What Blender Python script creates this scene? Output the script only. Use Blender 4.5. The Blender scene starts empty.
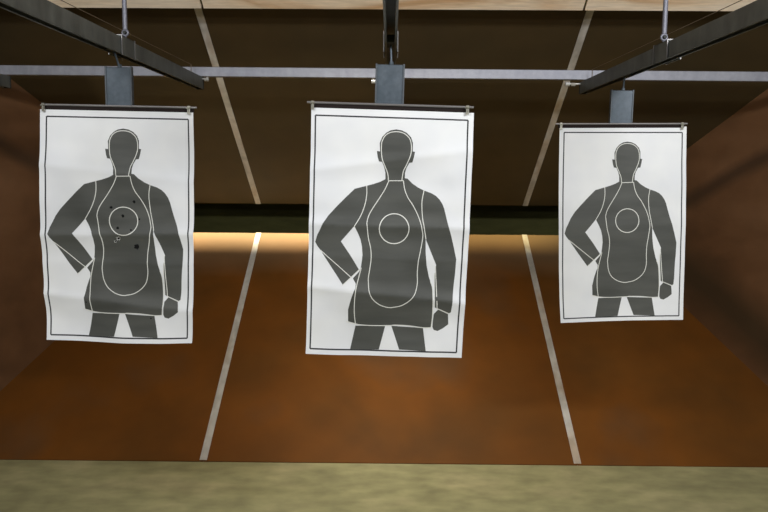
import bpy, bmesh, math, random
from mathutils import Vector, Matrix, noise
random.seed(7)
C = bpy.context.scene.collection
sc = bpy.context.scene

# ------------------------------------------------------------------ helpers
def WL(o):
    v = Vector((0, 0, 0))
    while o is not None:
        v += o.location; o = o.parent
    return v

class BM:
    """small wrapper: collects shapes in world coordinates"""
    def __init__(s, keep=False):
        s.bm = bmesh.new(); s.tag_keep = keep
    @property
    def verts(s): return s.bm.verts
    @property
    def faces(s): return s.bm.faces
    def box(s, x0, x1, y0, y1, z0, z1, rot=0.0):
        vs = [s.bm.verts.new((x, y, z)) for x in (x0, x1) for y in (y0, y1) for z in (z0, z1)]
        for f in ((0,1,3,2),(4,6,7,5),(0,4,5,1),(2,3,7,6),(0,2,6,4),(1,5,7,3)):
            s.bm.faces.new([vs[i] for i in f])
        if rot:
            c = Vector(((x0+x1)/2, (y0+y1)/2, (z0+z1)/2))
            bmesh.ops.rotate(s.bm, verts=vs, cent=c, matrix=Matrix.Rotation(rot, 3, 'Y'))
        return s
    def tube(s, a, b, r, n=16, r2=None):
        a = Vector(a); b = Vector(b); d = (b-a)
        q = d.to_track_quat('Z', 'Y').to_matrix()
        r2 = r if r2 is None else r2
        ra = [s.bm.verts.new(a + q @ Vector((r*math.cos(t), r*math.sin(t), 0))) for t in [2*math.pi*i/n for i in range(n)]]
        rb = [s.bm.verts.new(b + q @ Vector((r2*math.cos(t), r2*math.sin(t), 0))) for t in [2*math.pi*i/n for i in range(n)]]
        for i in range(n):
            s.bm.faces.new((ra[i], ra[(i+1) % n], rb[(i+1) % n], rb[i]))
        s.bm.faces.new(ra[::-1]); s.bm.faces.new(rb)
        return s
    def torus(s, c, R, r, axis='X', n=24, m=10):
        c = Vector(c); rings = []
        for i in range(n):
            t = 2*math.pi*i/n
            ring = []
            for j in range(m):
                p = 2*math.pi*j/m
                rr = R + r*math.cos(p)
                l = Vector((r*math.sin(p), rr*math.cos(t), rr*math.sin(t)))
                if axis == 'Y': l = Vector((l.y, l.x, l.z))
                ring.append(s.bm.verts.new(c+l))
            rings.append(ring)
        for i in range(n):
            for j in range(m):
                s.bm.faces.new((rings[i][j], rings[(i+1) % n][j], rings[(i+1) % n][(j+1) % m], rings[i][(j+1) % m]))
        return s
    def extrude_profile(s, prof, y0, y1):
        """closed profile of (x, z) pushed along Y"""
        a = [s.bm.verts.new((x, y0, z)) for x, z in prof]
        b = [s.bm.verts.new((x, y1, z)) for x, z in prof]
        n = len(prof)
        for i in range(n):
            s.bm.faces.new((a[i], a[(i+1) % n], b[(i+1) % n], b[i]))
        s.bm.faces.new(a[::-1]); s.bm.faces.new(b)
        return s
    def slab(s, pts, thick):
        """flat polygon given by 3-D points, thickened along 'thick' (vector)"""
        t = Vector(thick)
        a = [s.bm.verts.new(p) for p in pts]; b = [s.bm.verts.new(Vector(p)+t) for p in pts]
        n = len(pts)
        s.bm.faces.new(a[::-1]); s.bm.faces.new(b)
        for i in range(n):
            s.bm.faces.new((a[i], a[(i+1) % n], b[(i+1) % n], b[i]))
        return s

# bmesh ops need the raw bmesh
_tr = bmesh.ops.translate; _rn = bmesh.ops.recalc_face_normals
def obj(name, B, mats, parent=None, smooth=False, bevel=0.0):
    me = bpy.data.meshes.new(name)
    if parent is not None:
        _tr(B.bm, verts=B.bm.verts, vec=-WL(parent))
    if not B.tag_keep:
        _rn(B.bm, faces=B.bm.faces)
    B.bm.to_mesh(me); B.bm.free()
    for m in (mats if isinstance(mats, (list, tuple)) else [mats]):
        me.materials.append(m)
    if smooth:
        for p in me.polygons: p.use_smooth = True
    o = bpy.data.objects.new(name, me); C.objects.link(o)
    if parent is not None: o.parent = parent
    if bevel:
        md = o.modifiers.new('edge', 'BEVEL'); md.width = bevel; md.segments = 2; md.limit_method = 'ANGLE'
    return o

def thing(name, label, cat, loc, group=None):
    o = bpy.data.objects.new(name, None); C.objects.link(o)
    o.location = loc; o['label'] = label; o['category'] = cat
    o.empty_display_size = 0.05
    if group: o['group'] = group
    return o
def struct(name, B, m, **k):
    o = obj(name, B, m, **k); o['kind'] = 'structure'; return o

# ------------------------------------------------------------------ materials
def mat(name, col, rough=0.5, metal=0.0, spec=0.5):
    m = bpy.data.materials.new(name); m.use_nodes = True
    b = m.node_tree.nodes['Principled BSDF']
    b.inputs['Base Color'].default_value = (*col, 1)
    b.inputs['Roughness'].default_value = rough; b.inputs['Metallic'].default_value = metal
    b.inputs['Specular IOR Level'].default_value = spec
    return m
def noisy(name, cols, scale=(1, 1, 1), nscale=2.0, detail=5, rough=(0.45, 0.6), metal=0.0, bump=0.0, spec=0.5,
          contrast=(0.35, 0.65), fine=None, distort=0.0):
    """object-space noise between two to four colours"""
    m = mat(name, cols[0], rough[0], metal, spec); nt = m.node_tree; N = nt.nodes; L = nt.links
    b = N['Principled BSDF']
    tc = N.new('ShaderNodeTexCoord'); mp = N.new('ShaderNodeMapping'); mp.inputs['Scale'].default_value = scale
    L.new(tc.outputs['Object'], mp.inputs['Vector'])
    n = N.new('ShaderNodeTexNoise'); n.inputs['Scale'].default_value = nscale; n.inputs['Detail'].default_value = detail
    n.inputs['Distortion'].default_value = distort
    L.new(mp.outputs['Vector'], n.inputs['Vector'])
    r = N.new('ShaderNodeValToRGB'); L.new(n.outputs['Fac'], r.inputs['Fac'])
    e = r.color_ramp.elements
    e[0].position = contrast[0]; e[1].position = contrast[1]
    e[0].color = (*cols[0], 1); e[1].color = (*cols[-1], 1)
    for i, c in enumerate(cols[1:-1]):
        k = e.new(contrast[0] + (contrast[1]-contrast[0])*(i+1)/(len(cols)-1)); k.color = (*c, 1)
    out = r.outputs['Color']
    if fine:
        n2 = N.new('ShaderNodeTexNoise'); n2.inputs['Scale'].default_value = fine[0]; n2.inputs['Detail'].default_value = 6
        mp2 = N.new('ShaderNodeMapping'); mp2.inputs['Scale'].default_value = fine[3] if len(fine) > 3 else (1, 1, 1)
        L.new(tc.outputs['Object'], mp2.inputs['Vector']); L.new(mp2.outputs['Vector'], n2.inputs['Vector'])
        mr = N.new('ShaderNodeMapRange'); mr.inputs['From Min'].default_value = 0.3; mr.inputs['From Max'].default_value = 0.7
        mr.inputs['To Min'].default_value = fine[1]; mr.inputs['To Max'].default_value = fine[2]
        L.new(n2.outputs['Fac'], mr.inputs['Value'])
        mx = N.new('ShaderNodeMix'); mx.data_type = 'RGBA'; mx.blend_type = 'MULTIPLY'; mx.inputs['Factor'].default_value = 1
        L.new(out, mx.inputs['A']); L.new(mr.outputs['Result'], mx.inputs['B']); out = mx.outputs['Result']
    L.new(out, b.inputs['Base Color'])
    mr = N.new('ShaderNodeMapRange'); mr.inputs['To Min'].default_value = rough[0]; mr.inputs['To Max'].default_value = rough[1]
    L.new(n.outputs['Fac'], mr.inputs['Value']); L.new(mr.outputs['Result'], b.inputs['Roughness'])
    if bump:
        bp = N.new('ShaderNodeBump'); bp.inputs['Strength'].default_value = bump; bp.inputs['Distance'].default_value = 0.01
        L.new(n.outputs['Fac'], bp.inputs['Height']); L.new(bp.outputs['Normal'], b.inputs['Normal'])
    return m

def s2l(*c):
    return tuple((v/255/12.92) if v/255 <= 0.04045 else ((v/255+0.055)/1.055)**2.4 for v in c)

M = {}
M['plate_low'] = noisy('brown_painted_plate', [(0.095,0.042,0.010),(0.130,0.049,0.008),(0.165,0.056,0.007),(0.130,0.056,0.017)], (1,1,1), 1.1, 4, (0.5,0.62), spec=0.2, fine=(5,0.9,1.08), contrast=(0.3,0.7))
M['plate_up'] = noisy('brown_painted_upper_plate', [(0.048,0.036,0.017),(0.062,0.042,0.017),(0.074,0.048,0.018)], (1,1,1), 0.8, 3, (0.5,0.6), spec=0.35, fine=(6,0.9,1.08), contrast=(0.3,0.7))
M['plate_side'] = noisy('red_brown_side_plate', [(0.105,0.052,0.024),(0.165,0.078,0.034),(0.205,0.102,0.048)], (1,1.2,2.2), 1.3, 4, (0.42,0.55), fine=(6,0.9,1.08), distort=0.4, contrast=(0.28,0.72))
M['strip'] = noisy('pale_seam_strip', [(0.42,0.39,0.34),(0.58,0.55,0.50),(0.45,0.36,0.27)], (3,1,1), 2.6, 6, (0.5,0.6), fine=(14,0.85,1.1))
M['black'] = noisy('dark_slot_steel', [(0.065,0.062,0.017),(0.09,0.087,0.025)], (1,1,4), 4, 4, (0.7,0.8), spec=0.2)
M['concrete'] = noisy('beige_concrete', [(0.34,0.315,0.155),(0.40,0.37,0.18),(0.46,0.41,0.21)], (1,1.2,1), 2.4, 8, (0.6,0.8), fine=(7,0.80,1.16,(1,1.6,1)), bump=0.1)
M['ply'] = noisy('plywood', [(0.62,0.38,0.20),(0.84,0.66,0.47),(0.88,0.74,0.58)], (1,4,4), 1.2, 7, (0.6,0.75), fine=(9,0.85,1.08,(1,10,4)), distort=0.8)
M['wallpaint'] = noisy('grey_painted_wall', [(0.20,0.19,0.17),(0.26,0.24,0.21)], (1,1,1), 2, 5, (0.7,0.8))
M['galv'] = noisy('galvanised_tube', [(0.25,0.255,0.295),(0.31,0.315,0.36)], (3,1,1), 6, 5, (0.45,0.6), metal=0.35, fine=(40,0.9,1.05))
M['rail'] = noisy('dark_green_grey_channel', [(0.066,0.072,0.069),(0.115,0.124,0.117)], (1,4,1), 3, 5, (0.42,0.55), metal=0.3, fine=(30,0.85,1.1))
M['railin'] = mat('dark_channel_inside', (0.015,0.017,0.014), 0.7)
M['zinc'] = noisy('blue_grey_zinc_plate', [(0.040,0.055,0.068),(0.065,0.082,0.10),(0.09,0.108,0.128)], (1,1,0.5), 14, 5, (0.4,0.6), metal=0.45, fine=(60,0.85,1.1))
M['zinc_edge'] = mat('zinc_rim', (0.07,0.08,0.09), 0.5, 0.5)
M['rod'] = mat('pale_steel_rod', (0.15,0.15,0.18), 0.5, 0.4)
M['steel'] = mat('bright_bolt_steel', (0.6,0.6,0.58), 0.35, 0.6)
M['bar'] = mat('grey_steel_bar', (0.20,0.19,0.19), 0.4, 0.5)
M['strip_dark'] = mat('dark_brown_backing_strip', (0.016,0.011,0.010), 0.8, 0, 0.15)
M['clip'] = mat('nickel_clip', (0.24,0.23,0.19), 0.35, 0.7)
M['cable'] = mat('thin_steel_cable', (0.16,0.12,0.08), 0.6, 0.3)
M['paper'] = noisy('white_target_paper', [(0.71,0.72,0.745),(0.77,0.775,0.78)], (1,1,1), 5, 3, (0.6,0.75), spec=0.25)
M['ink'] = noisy('dark_grey_print', [(0.058,0.060,0.054),(0.078,0.080,0.072)], (0.7,1,3.5), 5, 4, (0.5,0.62), spec=0.35)
M['line'] = mat('unprinted_line', (0.70,0.70,0.66), 0.7, 0, 0.25)
M['border'] = mat('printed_border', (0.03,0.03,0.034), 0.6, 0, 0.3)
M['hole'] = mat('bullet_hole_dark', (0.008,0.008,0.008), 0.8, 0, 0.1)
M['torn'] = mat('torn_paper_fibre', (0.7,0.7,0.68), 0.8, 0, 0.2)

def band_mult(m, axis, lo, hi, col, amp, nsc, fac=1.0):
    '''mixes a colour in where (axis . object position) + noise lies between lo and hi'''
    nt = m.node_tree; N = nt.nodes; L = nt.links; b = N['Principled BSDF']
    old = b.inputs['Base Color'].links[0].from_socket
    tc = N.new('ShaderNodeTexCoord'); d = N.new('ShaderNodeVectorMath'); d.operation = 'DOT_PRODUCT'
    L.new(tc.outputs['Object'], d.inputs[0]); d.inputs[1].default_value = axis
    n = N.new('ShaderNodeTexNoise'); n.inputs['Scale'].default_value = nsc; n.inputs['Detail'].default_value = 5
    L.new(tc.outputs['Object'], n.inputs['Vector'])
    a = N.new('ShaderNodeMath'); a.operation = 'MULTIPLY_ADD'; a.inputs[1].default_value = amp
    L.new(n.outputs['Fac'], a.inputs[0]); L.new(d.outputs['Value'], a.inputs[2])
    r = N.new('ShaderNodeValToRGB'); mr = N.new('ShaderNodeMapRange'); w = hi-lo
    mr.inputs['From Min'].default_value = lo-w+amp*0.5; mr.inputs['From Max'].default_value = hi+w+amp*0.5
    L.new(a.outputs[0], mr.inputs['Value']); L.new(mr.outputs['Result'], r.inputs['Fac'])
    e = r.color_ramp.elements; e[0].position = 0.2; e[0].color = (0,0,0,1); e[1].position = 0.45; e[1].color = (fac,fac,fac,1)
    k = e.new(0.55); k.color = (fac,fac,fac,1); k = e.new(0.8); k.color = (0,0,0,1)
    mx = N.new('ShaderNodeMix'); mx.data_type = 'RGBA'; L.new(r.outputs['Color'], mx.inputs['Factor'])
    L.new(old, mx.inputs['A']); mx.inputs['B'].default_value = (*col, 1)
    L.new(mx.outputs['Result'], b.inputs['Base Color'])
# soot streak along the side plates; slot glow painted into the lower plate as a pale worn band
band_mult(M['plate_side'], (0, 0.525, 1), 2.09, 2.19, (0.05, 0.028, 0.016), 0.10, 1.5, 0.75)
M['plate_side_right'] = M['plate_side'].copy(); M['plate_side_right'].name = 'sooty_shaded_side_plate'
band_mult(M['plate_side_right'], (0, -0.601, 1), 0.12, 0.45, (0.045, 0.032, 0.016), 0.25, 1.6, 0.8)  # painted shade low on the right plate, along the lower-plate crease
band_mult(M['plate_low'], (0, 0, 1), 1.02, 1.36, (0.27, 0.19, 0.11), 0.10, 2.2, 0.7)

# ------------------------------------------------------------------ bullet trap
SY, SL, SU = 6.22, 1.178, 1.42            # slot: distance and lip heights
YF = 4.26                                  # foot of the lower plate
bl = SL/(SY-YF); bu = -(2.59-SU)/(SY-4.35)
zl = lambda y: (y-YF)*bl
zu = lambda y: SU+(y-SY)*bu
fx = lambda y: 2.40-0.46*(y-4.9)           # half width of the funnel
def xl(y): return -fx(y)-0.005
def xr(y): return fx(y)+0.005
SEAM = (-1.08, 1.10)
trap = thing('bullet_trap', 'brown steel bullet trap filling the back of the range, with dark slot across its middle', 'bullet trap', (0, YF, 0))
TOPY = 4.02
def plate(name, x0, x1, low):
    """x0/x1: None = runs to the side plate"""
    B = BM()
    if low: ya, yb, z = YF, SY, zl
    else:   ya, yb, z = TOPY, SY, zu
    q = []
    g = 0.0015
    for y, s in ((ya, 0), (ya, 1), (yb, 1), (yb, 0)):
        x = (xl(y) if x0 is None else x0+g) if s == 0 else (xr(y) if x1 is None else x1-g)
        q.append(Vector((x, y, z(y)+(0.006 if low and y == ya else 0))))
    n = Vector((0, bl, -1)) if low else Vector((0, -bu, 1))
    B.slab(q, n.normalized()*0.012)
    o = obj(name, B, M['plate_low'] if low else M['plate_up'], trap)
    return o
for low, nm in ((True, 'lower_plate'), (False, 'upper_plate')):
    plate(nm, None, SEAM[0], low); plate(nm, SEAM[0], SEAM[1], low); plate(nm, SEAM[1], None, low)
    for x in SEAM:
        B = BM(); w = 0.0215
        ya, yb, z = (YF+0.004, SY-0.002, zl) if low else (TOPY, SY-0.002, zu)
        if not low: w = 0.021
        n = (Vector((0, -bl, 1)) if low else Vector((0, bu, -1))).normalized()
        off = 0.001
        B.slab([Vector((x+dx, y, z(y)+(0.006 if y < YF+0.01 and low else 0)))+n*off for dx, y in ((-w, ya), (w, ya), (w, yb), (-w, yb))], n*0.005)
        obj('seam_strip', B, M['strip'], trap, bevel=0.001)
for s in (-1, 1):
    B = BM()
    X = lambda y: s*fx(y)
    ylo = YF+0.0
    q = [Vector((s*fx(3.98), 3.98, 0.0)), Vector((s*fx(YF), YF, 0.0)), Vector((X(SY), SY, SL+0.0)), Vector((X(SY), SY, SU)), Vector((X(TOPY), TOPY, zu(TOPY))), Vector((X(3.98), 3.98, zu(TOPY)))]
    B.slab(q, Vector((s*1.0, 0.46, 0)).normalized()*0.012)
    sp = obj('side_plate', B, M['plate_side'] if s < 0 else M['plate_side_right'], trap)
    # long weld lines across the side plate
# the dark chamber behind the slot
B = BM(); xw = fx(SY)+0.02
B.slab([(-xw, SY+0.012, SL-0.5), (xw, SY+0.012, SL-0.5), (xw, SY+0.012, SL-0.004), (-xw, SY+0.012, SL-0.004)], (0, 0.01, 0))
B.slab([(-xw, SY+0.012, SU+0.004), (xw, SY+0.012, SU+0.004), (xw, SY+0.012, SU+0.5), (-xw, SY+0.012, SU+0.5)], (0, 0.01, 0))
B.box(-xw, xw, SY+0.55, SY+0.56, SL-0.5, SU+0.5)
B.box(-xw, xw, SY+0.012, SY+0.56, SL-0.51, SL-0.5)
B.box(-xw, xw, SY+0.012, SY+0.56, SU+0.5, SU+0.51)
B.box(-xw-0.01, -xw, SY+0.012, SY+0.56, SL-0.5, SU+0.5)
B.box(xw, xw+0.01, SY+0.012, SY+0.56, SL-0.5, SU+0.5)
ch = obj('slot_chamber', B, M['black'], trap); ch['label'] = 'dark chamber behind the horizontal slot'
# ------------------------------------------------------------------ room shell
YB, XW = -1.8, 2.80
B = BM(); B.box(-XW-0.1, XW+0.1, YB-0.1, YF+0.15, -0.1, 0.0); struct('floor', B, M['concrete'])
CE = (4.15, 2.546); CN = (3.35, 3.10)
cz = lambda y: min(CN[1], CE[1]+(y-CE[0])*(CN[1]-CE[1])/(CN[0]-CE[0]))
B = BM()
JX = (-XW, -1.005, 1.015, XW)
for i in range(3):
    a, b = JX[i]+0.006, JX[i+1]-0.006
    B.slab([(a, CE[0], CE[1]), (b, CE[0], CE[1]), (b, CN[0], CN[1]), (a, CN[0], CN[1])], (0, 0.003, 0.018))
struct('ceiling', B, M['ply'])
B = BM(); B.slab([(-XW, CE[0]-0.012, CE[1]+0.022), (XW, CE[0]-0.012, CE[1]+0.022), (XW, CN[0], CN[1]+0.022), (-XW, CN[0], CN[1]+0.022)], (0, 0.0, 0.03))
struct('trim_1', B, M['black'])
B = BM(); B.box(-XW, XW, YB, CN[0], CN[1]+0.0, CN[1]+0.08); struct('ceiling_rear', B, M['wallpaint'])
B = BM(); B.box(-XW-0.1, -XW, YB, 4.0, 0, 3.18); struct('wall_left', B, M['wallpaint'])
B = BM(); B.box(XW, XW+0.1, YB, 4.0, 0, 3.18); struct('wall_right', B, M['wallpaint'])
B = BM(); B.box(-XW-0.1, XW+0.1, YB-0.1, YB, 0, 3.18); struct('wall_back', B, M['wallpaint'])

# ------------------------------------------------------------------ cross tube
t = 0.0027
B = BM(); B.box(-2.60, 2.60, 4.36, 4.41, 2.214, 2.267)
bmesh.ops.rotate(B.bm, verts=B.bm.verts, cent=(0, 4.36, 2.24), matrix=Matrix.Rotation(t, 3, 'Y'))
ct = obj('cross_tube', B, M['galv'], bevel=0.003)
ct['label'] = 'long pale grey square steel tube spanning the full width behind the three targets'; ct['category'] = 'steel tube'

# ------------------------------------------------------------------ tracks
def track(x, zb, zt, yend, yrod, label, bolt, cable_side, first=0.25, name='target_track', rx=0.0):
    r = thing(name, label, 'track', (x, yend, zb), None)
    w = 0.021; th = 0.0035; lip = 0.0075
    p = [(-w, 0), (-w, 1), (w, 1), (w, 0), (w-lip, 0), (w-lip, 0.1), (w-th, 0.1), (w-th, 0.95), (-w+th, 0.95), (-w+th, 0.1), (-w+lip, 0.1), (-w+lip, 0)]
    H = zt-zb
    prof = []
    for a, b in p:
        z = {0: zb, 1: zt, 0.1: zb+th, 0.95: zt-th}[b]
        prof.append((x+a, z))
    B = BM(); B.extrude_profile(prof, first, yend)
    obj('channel', B, M['rail'], r, bevel=0.0012)
    # strap bracket round the channel
    B = BM()
    bw = 0.075; o = w+0.001; tk = 0.004
    B.box(x-o-tk, x-o, yrod-bw, yrod+bw, zb-0.004, zt+tk+0.001)
    B.box(x+o, x+o+tk, yrod-bw, yrod+bw, zb-0.004, zt+tk+0.001)
    B.box(x-o-tk, x+o+tk, yrod-bw, yrod+bw, zt+0.001, zt+tk+0.001)
    br = obj('hanger_bracket', B, M['rail'], r, bevel=0.001)
    for ya in (yrod-bw-0.002, yrod+bw-0.003):
        q = [(x-o-tk-0.0015, zb-0.004), (x-o-tk-0.0015, zt+tk+0.003), (x+o+tk+0.0015, zt+tk+0.003), (x+o+tk+0.0015, zb-0.004),
             (x+o+tk-0.0015, zb-0.004), (x+o+tk-0.0015, zt+tk+0.0005), (x-o-tk+0.0015, zt+tk+0.0005), (x-o-tk+0.0015, zb-0.004)]
        B = BM(); B.extrude_profile(q, ya, ya+0.005)
        obj('bracket_edge', B, M['bar'], br)
    # rod with an eye at its foot
    B = BM(); ze = zt+0.026
    x0 = x; x = x+rx
    B.tube((x, yrod, ze+0.012), (x, yrod, cz(yrod)), 0.0092, 16)
    rd = obj('hanger_rod', B, M['rod'], r, smooth=False)
    B = BM(); B.torus((x, yrod, ze), 0.0105, 0.0048, 'Y')
    B.tube((x, yrod, zt+tk), (x, yrod, zt+0.013), 0.006, 12)
    obj('rod_eye', B, M['rod'], rd, smooth=True)
    B = BM(); B.tube((x, yrod-0.014, ze), (x, yrod+0.014, ze), 0.0065, 6)
    obj('eye_bolt', B, M['railin'], rd)
    x = x0
    # bolt at the far end
    if bolt:
        s, ln = bolt
        B = BM(); zz = zt-0.012
        B.tube((x+s*w, yend-0.02, zz), (x+s*(w+ln), yend-0.02, zz), 0.005, 12)
        B.tube((x+s*(w+ln*0.35), yend-0.02, zz-0.003), (x+s*(w+ln*0.62), yend-0.02, zz-0.003), 0.010, 6)
        B.tube((x+s*(w+ln*0.70), yend-0.02, zz), (x+s*(w+ln), yend-0.02, zz), 0.013, 14)
        obj('end_bolt', B, M['steel'], r, bevel=0.001)
    B = BM(); B.box(x-w-0.002, x+w+0.002, yend-0.002, yend+0.006, zb-0.002, zt)
    obj('end_cap', B, M['railin'], r)
    if cable_side:
        B = BM(); xx = x+cable_side*0.05
        B.tube((xx, first+0.05, zt+0.035), (xx, yend+0.02, zt+0.072), 0.0013, 6)
        # the post that carries it at the far end
        B.tube((xx, yend+0.02, zt+0.074), (xx, yend+0.02, zt-0.012), 0.0025, 8)
        B.tube((x, yend-0.01, zt-0.012), (xx, yend+0.02, zt-0.012), 0.0025, 8)
        obj('drive_cable', B, M['cable'], r)
    return r
track(-1.062, 2.138, 2.203, 4.28, 3.06, 'dark grey track channel slanting in over the left target', (1, 0.035), -1, rx=0.014)
track(-0.003, 2.133, 2.196, 4.28, 2.92, 'dark grey track channel seen end-on from below, above the middle target', (-1, 0.085), 0)
track(1.058, 2.124, 2.187, 4.27, 3.0, 'dark grey track channel slanting in over the right target', (-1, 0.085), 1, rx=-0.013)
track(-2.135, 2.138, 2.203, 4.28, 3.03, 'end of a dark track channel poking in at the left edge of the photo', None, 0)

# ------------------------------------------------------------------ carriers
def carrier(x, Y, zp, bx0, bx1, zb0, zb1, zrail, xr_, label, tilt=0.0, lean=0.0):
    """x, Y, zp: centre and (bottom, top) of the mounting plate; bar from bx0 to bx1 at heights zb0 -> zb1"""
    r = thing('target_carrier', label, 'target carrier', (x, Y, zp[0]))
    hw = 0.0485
    B = BM(); B.box(x-hw, x+hw, Y-0.006, Y+0.012, zp[0], zp[1])
    if lean: bmesh.ops.rotate(B.bm, verts=B.bm.verts, cent=(x, Y, zp[1]), matrix=Matrix.Rotation(lean, 3, 'Y'))
    pl = obj('mounting_plate', B, M['zinc'], r, bevel=0.003)
    for sx in (-1, 1):
        B = BM()
        B.box(x+sx*hw-0.003, x+sx*hw+0.003, Y-0.010, Y+0.014, zp[0]+0.002, zp[1]+0.002)
        if lean: bmesh.ops.rotate(B.bm, verts=B.bm.verts, cent=(x, Y, zp[1]), matrix=Matrix.Rotation(lean, 3, 'Y'))
        obj('folded_edge', B, M['zinc_edge'], pl, bevel=0.001)
    B = BM()
    B.tube((x+0.004, Y, zp[1]-0.002), (xr_, Y, zrail+0.012), 0.004, 10)
    B.tube((x+0.004, Y, zp[1]-0.001), (x+0.004, Y, zp[1]+0.010), 0.0085, 6)
    B.tube((xr_, Y-0.012, zrail+0.012), (xr_, Y+0.012, zrail+0.012), 0.0085, 12)
    obj('hook', B, M['zinc'], r)
    B = BM()
    B.box(xr_-0.013, xr_+0.013, Y-0.06, Y+0.06, zrail+0.0045, zrail+0.03)
    obj('trolley', B, M['railin'], r, bevel=0.002)
    a = Vector((bx0, Y-0.012, zb0)); b = Vector((bx1, Y-0.012, zb1))
    B = BM(); B.tube(a, b, 0.0042, 12); obj('hanger_bar', B, M['bar'], r)
    B = BM()
    m = 0.012
    B.slab([a+Vector((m, 0.003, -0.001)), b+Vector((-m, 0.003, -0.001)), b+Vector((-m, 0.003, -0.018)), a+Vector((m, 0.003, -0.018))], (0, 0.004, 0))
    obj('backing_strip', B, M['strip_dark'], r)
    d = (b-a).normalized()
    return r, a, b, d
def clip(r, p, dn=0.026):
    x, y, z = p
    B = BM()
    B.box(x-0.0055, x+0.0055, y-0.0075, y-0.0055, z-dn, z+0.004)
    B.box(x-0.0055, x+0.0055, y+0.009, y+0.011, z-dn, z+0.004)
    B.box(x-0.0055, x+0.0055, y-0.0075, y+0.011, z+0.003, z+0.006)
    B.tube((x-0.009, y-0.009, z-0.003), (x+0.009, y-0.009, z-0.003), 0.003, 8)
    B.tube((x, y-0.010, z-0.003), (x, y-0.010, z-0.018), 0.0018, 8)
    obj('clip', B, M['clip'], r, bevel=0.0007)

cl, a, b, d = carrier(-1.045, 2.965, (1.935, 2.084), -1.342, -0.745, 1.9405, 1.932, 2.138, -1.062, 'zinc target carrier holding up the paper with bullet holes, left lane')
clip(cl, a+d*0.008); clip(cl, b-d*0.030)
cm, a, b, d = carrier(-0.004, 2.745, (1.922, 2.070), -0.298, 0.292, 1.9365, 1.922, 2.133, -0.003, 'zinc target carrier holding up the middle paper in the centre lane', lean=0.02)
clip(cm, a+d*0.020); clip(cm, b-d*0.022)
cr, a, b, d = carrier(1.050, 3.525, (1.913, 2.067), 0.750, 1.347, 1.9135, 1.9185, 2.124, 1.058, 'zinc target carrier holding up the farthest, smallest-looking paper in the right lane', lean=0.015)
clip(cr, a+d*0.024); clip(cr, b-d*0.024)

# ------------------------------------------------------------------ paper targets
POLYS= {'head': [(0.4692, 0.2817), (0.4675, 0.2506), (0.4591, 0.2293), (0.4456, 0.208), (0.4252, 0.2061), (0.417, 0.1895), (0.4107, 0.1648), (0.4303, 0.1663), (0.4271, 0.1319), (0.4417, 0.1077), (0.4661, 0.0904), (0.4923, 0.0803), (0.5268, 0.0757), (0.5631, 0.0797), (0.5926, 0.0891), (0.6189, 0.1062), (0.6311, 0.1275), (0.6317, 0.162), (0.6463, 0.1636), (0.6404, 0.1847), (0.6323, 0.2065), (0.6142, 0.2083), (0.5973, 0.2287), (0.589, 0.2481), (0.5894, 0.2792)], 'torso': [(0.4676, 0.2778), (0.439, 0.288), (0.3958, 0.2985), (0.3524, 0.3066), (0.28, 0.3201), (0.2232, 0.3572), (0.1663, 0.3966), (0.12, 0.4311), (0.0881, 0.4628), (0.0636, 0.4977), (0.0531, 0.5111), (0.0408, 0.5401), (0.0547, 0.5565), (0.0775, 0.5752), (0.1467, 0.6407), (0.2239, 0.7108), (0.2744, 0.6787), (0.3212, 0.6467), (0.2706, 0.5951), (0.2029, 0.5343), (0.2854, 0.4692), (0.3105, 0.501), (0.3263, 0.5246), (0.3366, 0.5531), (0.3419, 0.5864), (0.3381, 0.6152), (0.3334, 0.6392), (0.3252, 0.6538), (0.2858, 0.6833), (0.3054, 0.7044), (0.3039, 0.7226), (0.2946, 0.7355), (0.2782, 0.7677), (0.2614, 0.8128), (0.2636, 0.8618), (0.311, 0.8692), (0.3512, 0.8747), (0.4213, 0.8765), (0.5331, 0.8743), (0.561, 0.8724), (0.651, 0.8738), (0.7414, 0.8796), (0.7943, 0.8785), (0.7986, 0.8401), (0.7988, 0.8018), (0.7952, 0.7508), (0.7895, 0.7126), (0.7749, 0.6874), (0.7641, 0.6687), (0.746, 0.6212), (0.7365, 0.5687), (0.7328, 0.5137), (0.8066, 0.6199), (0.7996, 0.6679), (0.8016, 0.6868), (0.8091, 0.792), (0.8306, 0.7999), (0.9016, 0.817), (0.9142, 0.8123), (0.9187, 0.7802), (0.9203, 0.7355), (0.9233, 0.6843), (0.9267, 0.6605), (0.9279, 0.627), (0.929, 0.5934), (0.9106, 0.5459), (0.8927, 0.5032), (0.8711, 0.4606), (0.8668, 0.4513), (0.8535, 0.4205), (0.8403, 0.3896), (0.828, 0.3707), (0.8084, 0.352), (0.7855, 0.3381), (0.7555, 0.3277), (0.7111, 0.3182), (0.6738, 0.307), (0.6364, 0.291), (0.6061, 0.2725), (0.5877, 0.2705)], 'hand': [(0.8327, 0.8018), (0.8969, 0.8203), (0.9002, 0.8381), (0.9031, 0.8636), (0.8714, 0.8802), (0.8373, 0.8924), (0.812, 0.8878), (0.8031, 0.8752), (0.804, 0.8464), (0.8072, 0.8208)], 'legl': [(0.3114, 0.8787), (0.2821, 0.9782), (0.4667, 0.9745), (0.5013, 0.8768)], 'legr': [(0.5412, 0.876), (0.5971, 0.9719), (0.7681, 0.9761), (0.7435, 0.8815)]}
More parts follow.
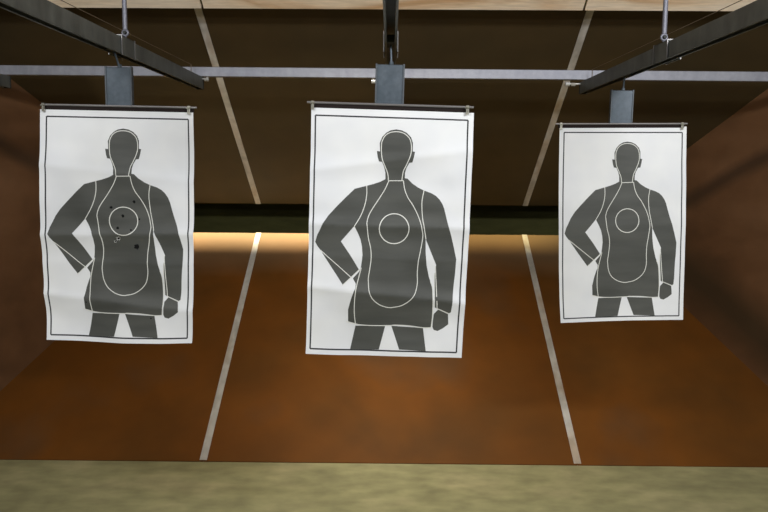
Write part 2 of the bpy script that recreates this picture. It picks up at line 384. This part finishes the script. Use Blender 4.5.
LINES= {'headl': [(0.4874, 0.2813), (0.4823, 0.2551), (0.4664, 0.2291), (0.4465, 0.1985), (0.4392, 0.1699), (0.4382, 0.1364), (0.4459, 0.1171), (0.463, 0.1), (0.4914, 0.0889), (0.5273, 0.0852), (0.5636, 0.0883), (0.5894, 0.0973), (0.6121, 0.1136), (0.6222, 0.1373), (0.6225, 0.166), (0.6131, 0.1901), (0.5932, 0.2216), (0.5785, 0.2435), (0.5712, 0.2795)], 'neck': [(0.4864, 0.2832), (0.5811, 0.2812)], 'bottle': [(0.4912, 0.2821), (0.4697, 0.3161), (0.4353, 0.3551), (0.3936, 0.399), (0.373, 0.4258), (0.3633, 0.4523), (0.3657, 0.4711), (0.3754, 0.5188), (0.3907, 0.5567), (0.3963, 0.5949), (0.3911, 0.6381), (0.3835, 0.6765), (0.3839, 0.6954), (0.3918, 0.7335), (0.4153, 0.765), (0.4563, 0.7865), (0.4967, 0.7965), (0.5287, 0.799), (0.5465, 0.7974), (0.5959, 0.79), (0.6444, 0.7699), (0.6775, 0.7436), (0.6905, 0.7146), (0.6937, 0.689), (0.6905, 0.6558), (0.6933, 0.6079), (0.7049, 0.5598), (0.7147, 0.5069), (0.7084, 0.4783), (0.6977, 0.4501), (0.6772, 0.417), (0.6455, 0.3794), (0.6106, 0.3466), (0.5903, 0.3135), (0.5811, 0.2812)], 'shl': [(0.3537, 0.3032), (0.3556, 0.3424), (0.3453, 0.3857), (0.3218, 0.4292), (0.2834, 0.4731)], 'shr': [(0.7109, 0.3158), (0.7013, 0.359), (0.7031, 0.3973), (0.71, 0.4354), (0.7192, 0.4638), (0.7352, 0.5161)], 'cuffl': [(0.3285, 0.6451), (0.2744, 0.6787), (0.2203, 0.7133)], 'foreal': [(0.0738, 0.5729), (0.2783, 0.682)], 'jackl': [(0.3364, 0.6392), (0.3227, 0.6777), (0.3129, 0.7066), (0.3072, 0.7289), (0.3014, 0.7737), (0.3018, 0.8247), (0.311, 0.8704)], 'jackb': [(0.2527, 0.8627), (0.306, 0.8705), (0.3512, 0.8747), (0.4213, 0.8765), (0.5331, 0.8743), (0.561, 0.8724), (0.651, 0.8738), (0.7414, 0.8796), (0.7943, 0.8785)], 'jackr': [(0.7944, 0.8805), (0.7986, 0.8401), (0.7988, 0.8018), (0.7952, 0.7508), (0.7895, 0.7126), (0.7749, 0.6874)], 'arm': [(0.7986, 0.6536), (0.7996, 0.6869), (0.8081, 0.7921)], 'arm2': [(0.8018, 0.6248), (0.8105, 0.6866), (0.8255, 0.7981)], 'cuffr': [(0.8203, 0.7963), (0.9088, 0.82)]}
W_, H_ = 0.584, 0.889
def catmull(p, k=6):
    out = []
    n = len(p)
    for i in range(n-1):
        p0 = p[max(i-1, 0)]; p1 = p[i]; p2 = p[i+1]; p3 = p[min(i+2, n-1)]
        for j in range(k):
            t = j/k
            out.append(tuple(0.5*((2*p1[c])+(-p0[c]+p2[c])*t+(2*p0[c]-5*p1[c]+4*p2[c]-p3[c])*t*t+(-p0[c]+3*p1[c]-3*p2[c]+p3[c])*t**3) for c in (0, 1)))
    out.append(p[-1]); return out
def ribbon(bm, pts, w, mi, closed=False, z=0.0):
    P = [Vector((u*W_, -v*H_)) for u, v in pts]
    n = len(P); L_, R_ = [], []
    for i in range(n):
        if closed: t = P[(i+1) % n]-P[i-1]
        else: t = P[min(i+1, n-1)]-P[max(i-1, 0)]
        t.normalize(); nn = Vector((-t.y, t.x))
        L_.append(bm.verts.new((*(P[i]+nn*w/2), z))); R_.append(bm.verts.new((*(P[i]-nn*w/2), z)))
    for i in range(n if closed else n-1):
        j = (i+1) % n
        f = bm.faces.new((R_[i], R_[j], L_[j], L_[i])); f.material_index = mi
def fill(bm, pts, mi, z):
    t = bmesh.new()
    vs = [t.verts.new((u*W_, -v*H_, z)) for u, v in pts]
    es = [t.edges.new((vs[i], vs[(i+1) % len(vs)])) for i in range(len(vs))]
    bmesh.ops.triangle_fill(t, edges=es, use_beauty=True, normal=(0, 0, 1))
    step = H_/90
    for k in range(1, 90):
        bmesh.ops.bisect_plane(t, geom=t.verts[:]+t.edges[:]+t.faces[:], plane_co=(0, -k*step, 0), plane_no=(0, 1, 0))
    for k in range(1, 40):
        bmesh.ops.bisect_plane(t, geom=t.verts[:]+t.edges[:]+t.faces[:], plane_co=(k*W_/40, 0, 0), plane_no=(1, 0, 0))
    m = {}
    for v in t.verts: m[v] = bm.verts.new(v.co)
    for f in t.faces:
        q = [m[v] for v in f.verts]
        g = bm.faces.new(q)
        g.material_index = mi
    t.free()

def smooth01(t):
    t = max(0, min(1, t)); return t*t*(3-2*t)
def target(Y, cor, creases, seed, amp, bulge, label, curl=0.0, zs=0.0, ps=0.0):
    """cor: (x, z) of the four corners TL TR BR BL; creases: list of (v, kink, skew)"""
    bm = bmesh.new()
    nu, nv = 40, 90
    grid = [[bm.verts.new((W_*i/nu, -H_*j/nv, 0)) for i in range(nu+1)] for j in range(nv+1)]
    for j in range(nv):
        for i in range(nu):
            bm.faces.new((grid[j+1][i], grid[j+1][i+1], grid[j][i+1], grid[j][i]))
    e = 0.0006
    for k in ('head', 'torso', 'hand', 'legl', 'legr'):
        fill(bm, POLYS[k], 1, e)
    z2 = 2*e
    for k in ('headl', 'bottle', 'shl', 'shr', 'jackl', 'jackb', 'jackr', 'arm', 'arm2'):
        ribbon(bm, catmull(LINES[k]), 0.0030, 2, z=z2)
    for k in ('neck', 'cuffl', 'foreal', 'cuffr'):
        p = LINES[k]; (u0, v0), (u1, v1) = p[0], p[-1]
        ribbon(bm, [(u0+(u1-u0)*i/8, v0+(v1-v0)*i/8) for i in range(9)], 0.0030, 2, z=z2)
    ribbon(bm, [(0.534+0.0925*math.cos(t), 0.477+0.0608*math.sin(t)) for t in [2*math.pi*i/64 for i in range(64)]], 0.0034, 2, True, z=z2)
    bd = [(0.0265, 0.030), (0.965, 0.030), (0.965, 0.9785), (0.0265, 0.9785)]
    for i in range(4):
        (u0, v0), (u1, v1) = bd[i], bd[(i+1) % 4]
        if abs(v1-v0) > 0.1:
            ks = [k/90 for k in range(3, 89)]
            vs_ = [0.030]+ks+[0.9785]
            ribbon(bm, [(u0, q) for q in (vs_ if v1 > v0 else vs_[::-1])], 0.0052, 3, z=e)
        else:
            us_ = [0.0265]+[k/40 for k in range(2, 39)]+[0.965]
            ribbon(bm, [(q, v0) for q in (us_ if u1 > u0 else us_[::-1])], 0.0052, 3, z=e)
    TL, TR, BR, BL = [Vector((c[0], Y, c[1])) for c in cor]
    def D(u, v, w):
        if w > 0: u = u+ps*max(0, 1-v)*(1-u**4)
        P = TL*(1-u)*(1-v)+TR*u*(1-v)+BR*u*v+BL*(1-u)*v
        P.x += bulge[0]*math.sin(math.pi*min(1, v))**1.0*(1-u)**2 + bulge[1]*math.sin(math.pi*v)*u*u
        P.z += bulge[2]*math.sin(math.pi*u)*v**3
        P.z += zs*math.sin(math.pi*min(1, max(0, v)))
        dy = 0.0
        for cv, kink, skew in creases:
            vv = v-(cv+skew*(u-0.5))
            dy -= kink*math.exp(-(math.sqrt(vv*vv+4e-5)-0.0063)/(0.045 if vv > 0 else 0.025))
        q = Vector((u*2.2+seed*7.1, v*3.1, seed*3.3))
        dy += amp*(noise.noise(q)*1.0+noise.noise(q*2.3)*0.35)*min(1, v*6)
        q2 = Vector((u*5+seed, v*12, seed))
        dy += amp*0.22*noise.noise(q2)*min(1, v*6)
        dy -= curl*(max(0, v-0.86)/0.14)**2*(0.4+0.6*(1-u))
        P.y += dy-0.0085-w
        return P
    for v in bm.verts:
        u_, v_, w_ = v.co.x/W_, -v.co.y/H_, v.co.z
        v.co = D(u_, v_, w_)
    B = BM(keep=True); B.bm.free(); B.bm = bm
    # orient towards the viewer (-Y)
    bm.normal_update()
    for f in bm.faces:
        if f.normal.y > 0: f.normal_flip()
    root = bpy.data.objects.new('paper_target', None)
    c0 = Vector(((TL.x+TR.x)/2, Y, TL.z))
    bmesh.ops.translate(bm, verts=bm.verts, vec=-c0)
    me = bpy.data.meshes.new('paper_target'); bm.to_mesh(me); bm.free()
    for k in ('paper', 'ink', 'line', 'border'): me.materials.append(M[k])
    for p in me.polygons: p.use_smooth = True
    o = bpy.data.objects.new('paper_target', me); C.objects.link(o); o.location = c0
    o['label'] = label; o['category'] = 'paper target'; o['group'] = 'silhouette paper targets'
    bpy.data.objects.remove(root)
    return o, D
tl, DL = target(2.965, [(-1.350, 1.923), (-0.760, 1.914), (-0.782, 1.012), (-1.356, 1.023)],
    [(0.27, 0.008, 0.06), (0.535, 0.016, -0.02), (0.83, 0.012, 0.06), (0.66, 0.004, 0.0)], 1.0, 0.015, (-0.014, 0.006, -0.004),
    'white paper target with black bullet holes around its chest circle, hanging in the left lane', curl=0.02, zs=0.007, ps=0.017)
tm, DM = target(2.745, [(-0.283, 1.9185), (0.294, 1.903), (0.266, 1.016), (-0.306, 1.029)],
    [(0.20, 0.010, -0.10), (0.465, 0.016, 0.0), (0.745, 0.016, 0.05), (0.60, 0.005, 0.0)], 2.0, 0.015, (0.002, 0.004, -0.002),
    'creased white paper target without holes, the largest-looking one, hanging in the middle', curl=0.012, zs=0.003)
tr, DR = target(3.525, [(0.769, 1.903), (1.346, 1.906), (1.374, 1.013), (0.802, 0.994)],
    [(0.50, 0.002, 0.0)], 3.0, 0.006, (-0.006, 0.004, 0.003),
    'smooth white paper target, smallest-looking and farthest away, hanging in the right lane', curl=0.008, ps=0.010)

def hole(parent, D, u, v, r, torn=False, seed=0):
    rnd = random.Random(seed)
    B = BM(keep=True); bm = B.bm
    n = 14
    rad = [r*(0.75+0.5*rnd.random()) for _ in range(n)]
    def P(a, rr, w): return D(u+rr*math.cos(a)/W_, v+rr*math.sin(a)/H_, w)
    c = bm.verts.new(P(0, 0, 0.0012)); ring = [bm.verts.new(P(2*math.pi*i/n, rad[i], 0.0012)) for i in range(n)]
    for i in range(n): bm.faces.new((c, ring[i], ring[(i+1) % n]))
    h = obj('bullet_hole', B, M['hole'], parent)
    # the ragged rim, standing a little proud of the sheet
    B = BM(keep=True); bm = B.bm
    ks = range(n) if torn else [i for i in range(n) if rnd.random() < 0.35]
    for i in ks:
        a0, a1 = 2*math.pi*i/n, 2*math.pi*(i+1)/n
        k = 1.9 if torn and i % 3 else 1.25
        q = [bm.verts.new(P(a0, rad[i]*0.95, 0.0014)), bm.verts.new(P(a1, rad[(i+1) % n]*0.95, 0.0014)), bm.verts.new(P((a0+a1)/2, r*k, 0.004 if torn else 0.002))]
        bm.faces.new(q)
    if len(bm.faces): obj('torn_rim', B, M['torn'] if torn else M['border'], h)
    else: bm.free()
for i, (u, v, r, t_) in enumerate([(0.6029,0.3927,0.0055,0),(0.454,0.4188,0.0055,0),(0.53,0.4542,0.0052,0),(0.4953,0.5074,0.0050,0),(0.500,0.552,0.0055,1),(0.478,0.566,0.0035,1),
        (0.6182,0.5862,0.0100,0),(0.6355,0.4676,0.0035,0),(0.5838,0.5144,0.0035,0),(0.275,0.832,0.0026,0),(0.232,0.700,0.0026,0),(0.720,0.892,0.0028,0)]):
    hole(tl, DL, u, v, r, bool(t_), i+3)

# ------------------------------------------------------------------ lights
def area(name, loc, target, sx, sy, power, col=(1, 1, 1), spread=math.pi):
    l = bpy.data.lights.new(name, 'AREA'); l.shape = 'RECTANGLE'; l.size = sx; l.size_y = sy; l.energy = power; l.color = col; l.spread = spread
    o = bpy.data.objects.new(name, l); C.objects.link(o); o.location = loc
    o.rotation_euler = (Vector(target)-Vector(loc)).to_track_quat('-Z', 'Y').to_euler()
    return o
def spot(name, loc, target, power, ang, blend, col=(1, 1, 1), rad=0.03):
    l = bpy.data.lights.new(name, 'SPOT'); l.energy = power; l.spot_size = math.radians(ang); l.spot_blend = blend; l.color = col; l.shadow_soft_size = rad
    o = bpy.data.objects.new(name, l); C.objects.link(o); o.location = loc
    o.rotation_euler = (Vector(target)-Vector(loc)).to_track_quat('-Z', 'Y').to_euler()
    return o
for x, p in ((-1.6, 20), (-0.52, 1.5), (0.52, 2), (1.6, 37)):
    area('booth_lamp', (x, -1.2, 2.46), (x, 3.2, 1.7), 0.9, 0.15, p, (0.97, 0.985, 1.0))
for x, p in ((-1.3, 30), (1.5, 60)):
    area('ceiling_lamp', (x, 0.9, 2.80), (x, 3.2, 1.4), 0.9, 0.2, p, (0.97, 0.985, 1.0))
for x, p in ((-0.25, 5), (0.3, 5)):
    area('added_trap_fill', (x, 3.35, 2.72), (x*0.9, 4.9, 0.15), 0.5, 0.12, p, (1.0, 0.93, 0.82), math.radians(75))  # unseen fill lights added to brighten the lower plate
area('added_slot_glow', (-0.95, 4.22, 2.60), (-0.95, 6.2, 1.25), 1.9, 0.05, 15, (1.0, 0.88, 0.64), math.radians(15))  # both strips are unseen, added to make the slot lip glow
area('added_slot_glow', (0.75, 4.22, 2.60), (0.75, 6.2, 1.25), 1.3, 0.05, 2.6, (1.0, 0.80, 0.35), math.radians(15))

w = bpy.data.worlds.new('world'); sc.world = w; w.use_nodes = True
w.node_tree.nodes['Background'].inputs['Color'].default_value = (0.5, 0.5, 0.5, 1)
w.node_tree.nodes['Background'].inputs['Strength'].default_value = 0.02

# ------------------------------------------------------------------ camera
cam = bpy.data.cameras.new('camera'); co = bpy.data.objects.new('camera', cam); C.objects.link(co)
cam.sensor_width = 36; cam.lens = 36*760/768; cam.clip_start = 0.02
co.location = (0, 0, 1.7)
yaw, pitch, roll = math.radians(0.45), math.radians(6.46), math.radians(0.4)
F_ = Vector((-math.sin(yaw)*math.cos(pitch), math.cos(yaw)*math.cos(pitch), -math.sin(pitch)))
r_ = F_.cross(Vector((0, 0, 1))).normalized(); u_ = r_.cross(F_)
R_ = r_*math.cos(roll)+u_*math.sin(roll); U_ = -r_*math.sin(roll)+u_*math.cos(roll)
co.rotation_euler = Matrix((R_, U_, -F_)).transposed().to_euler()
sc.camera = co
sc.view_settings.view_transform = 'Standard'; sc.view_settings.look = 'None'
sc.view_settings.gamma = 1; sc.view_settings.use_curve_mapping = False
sc.view_settings.exposure = -0.1
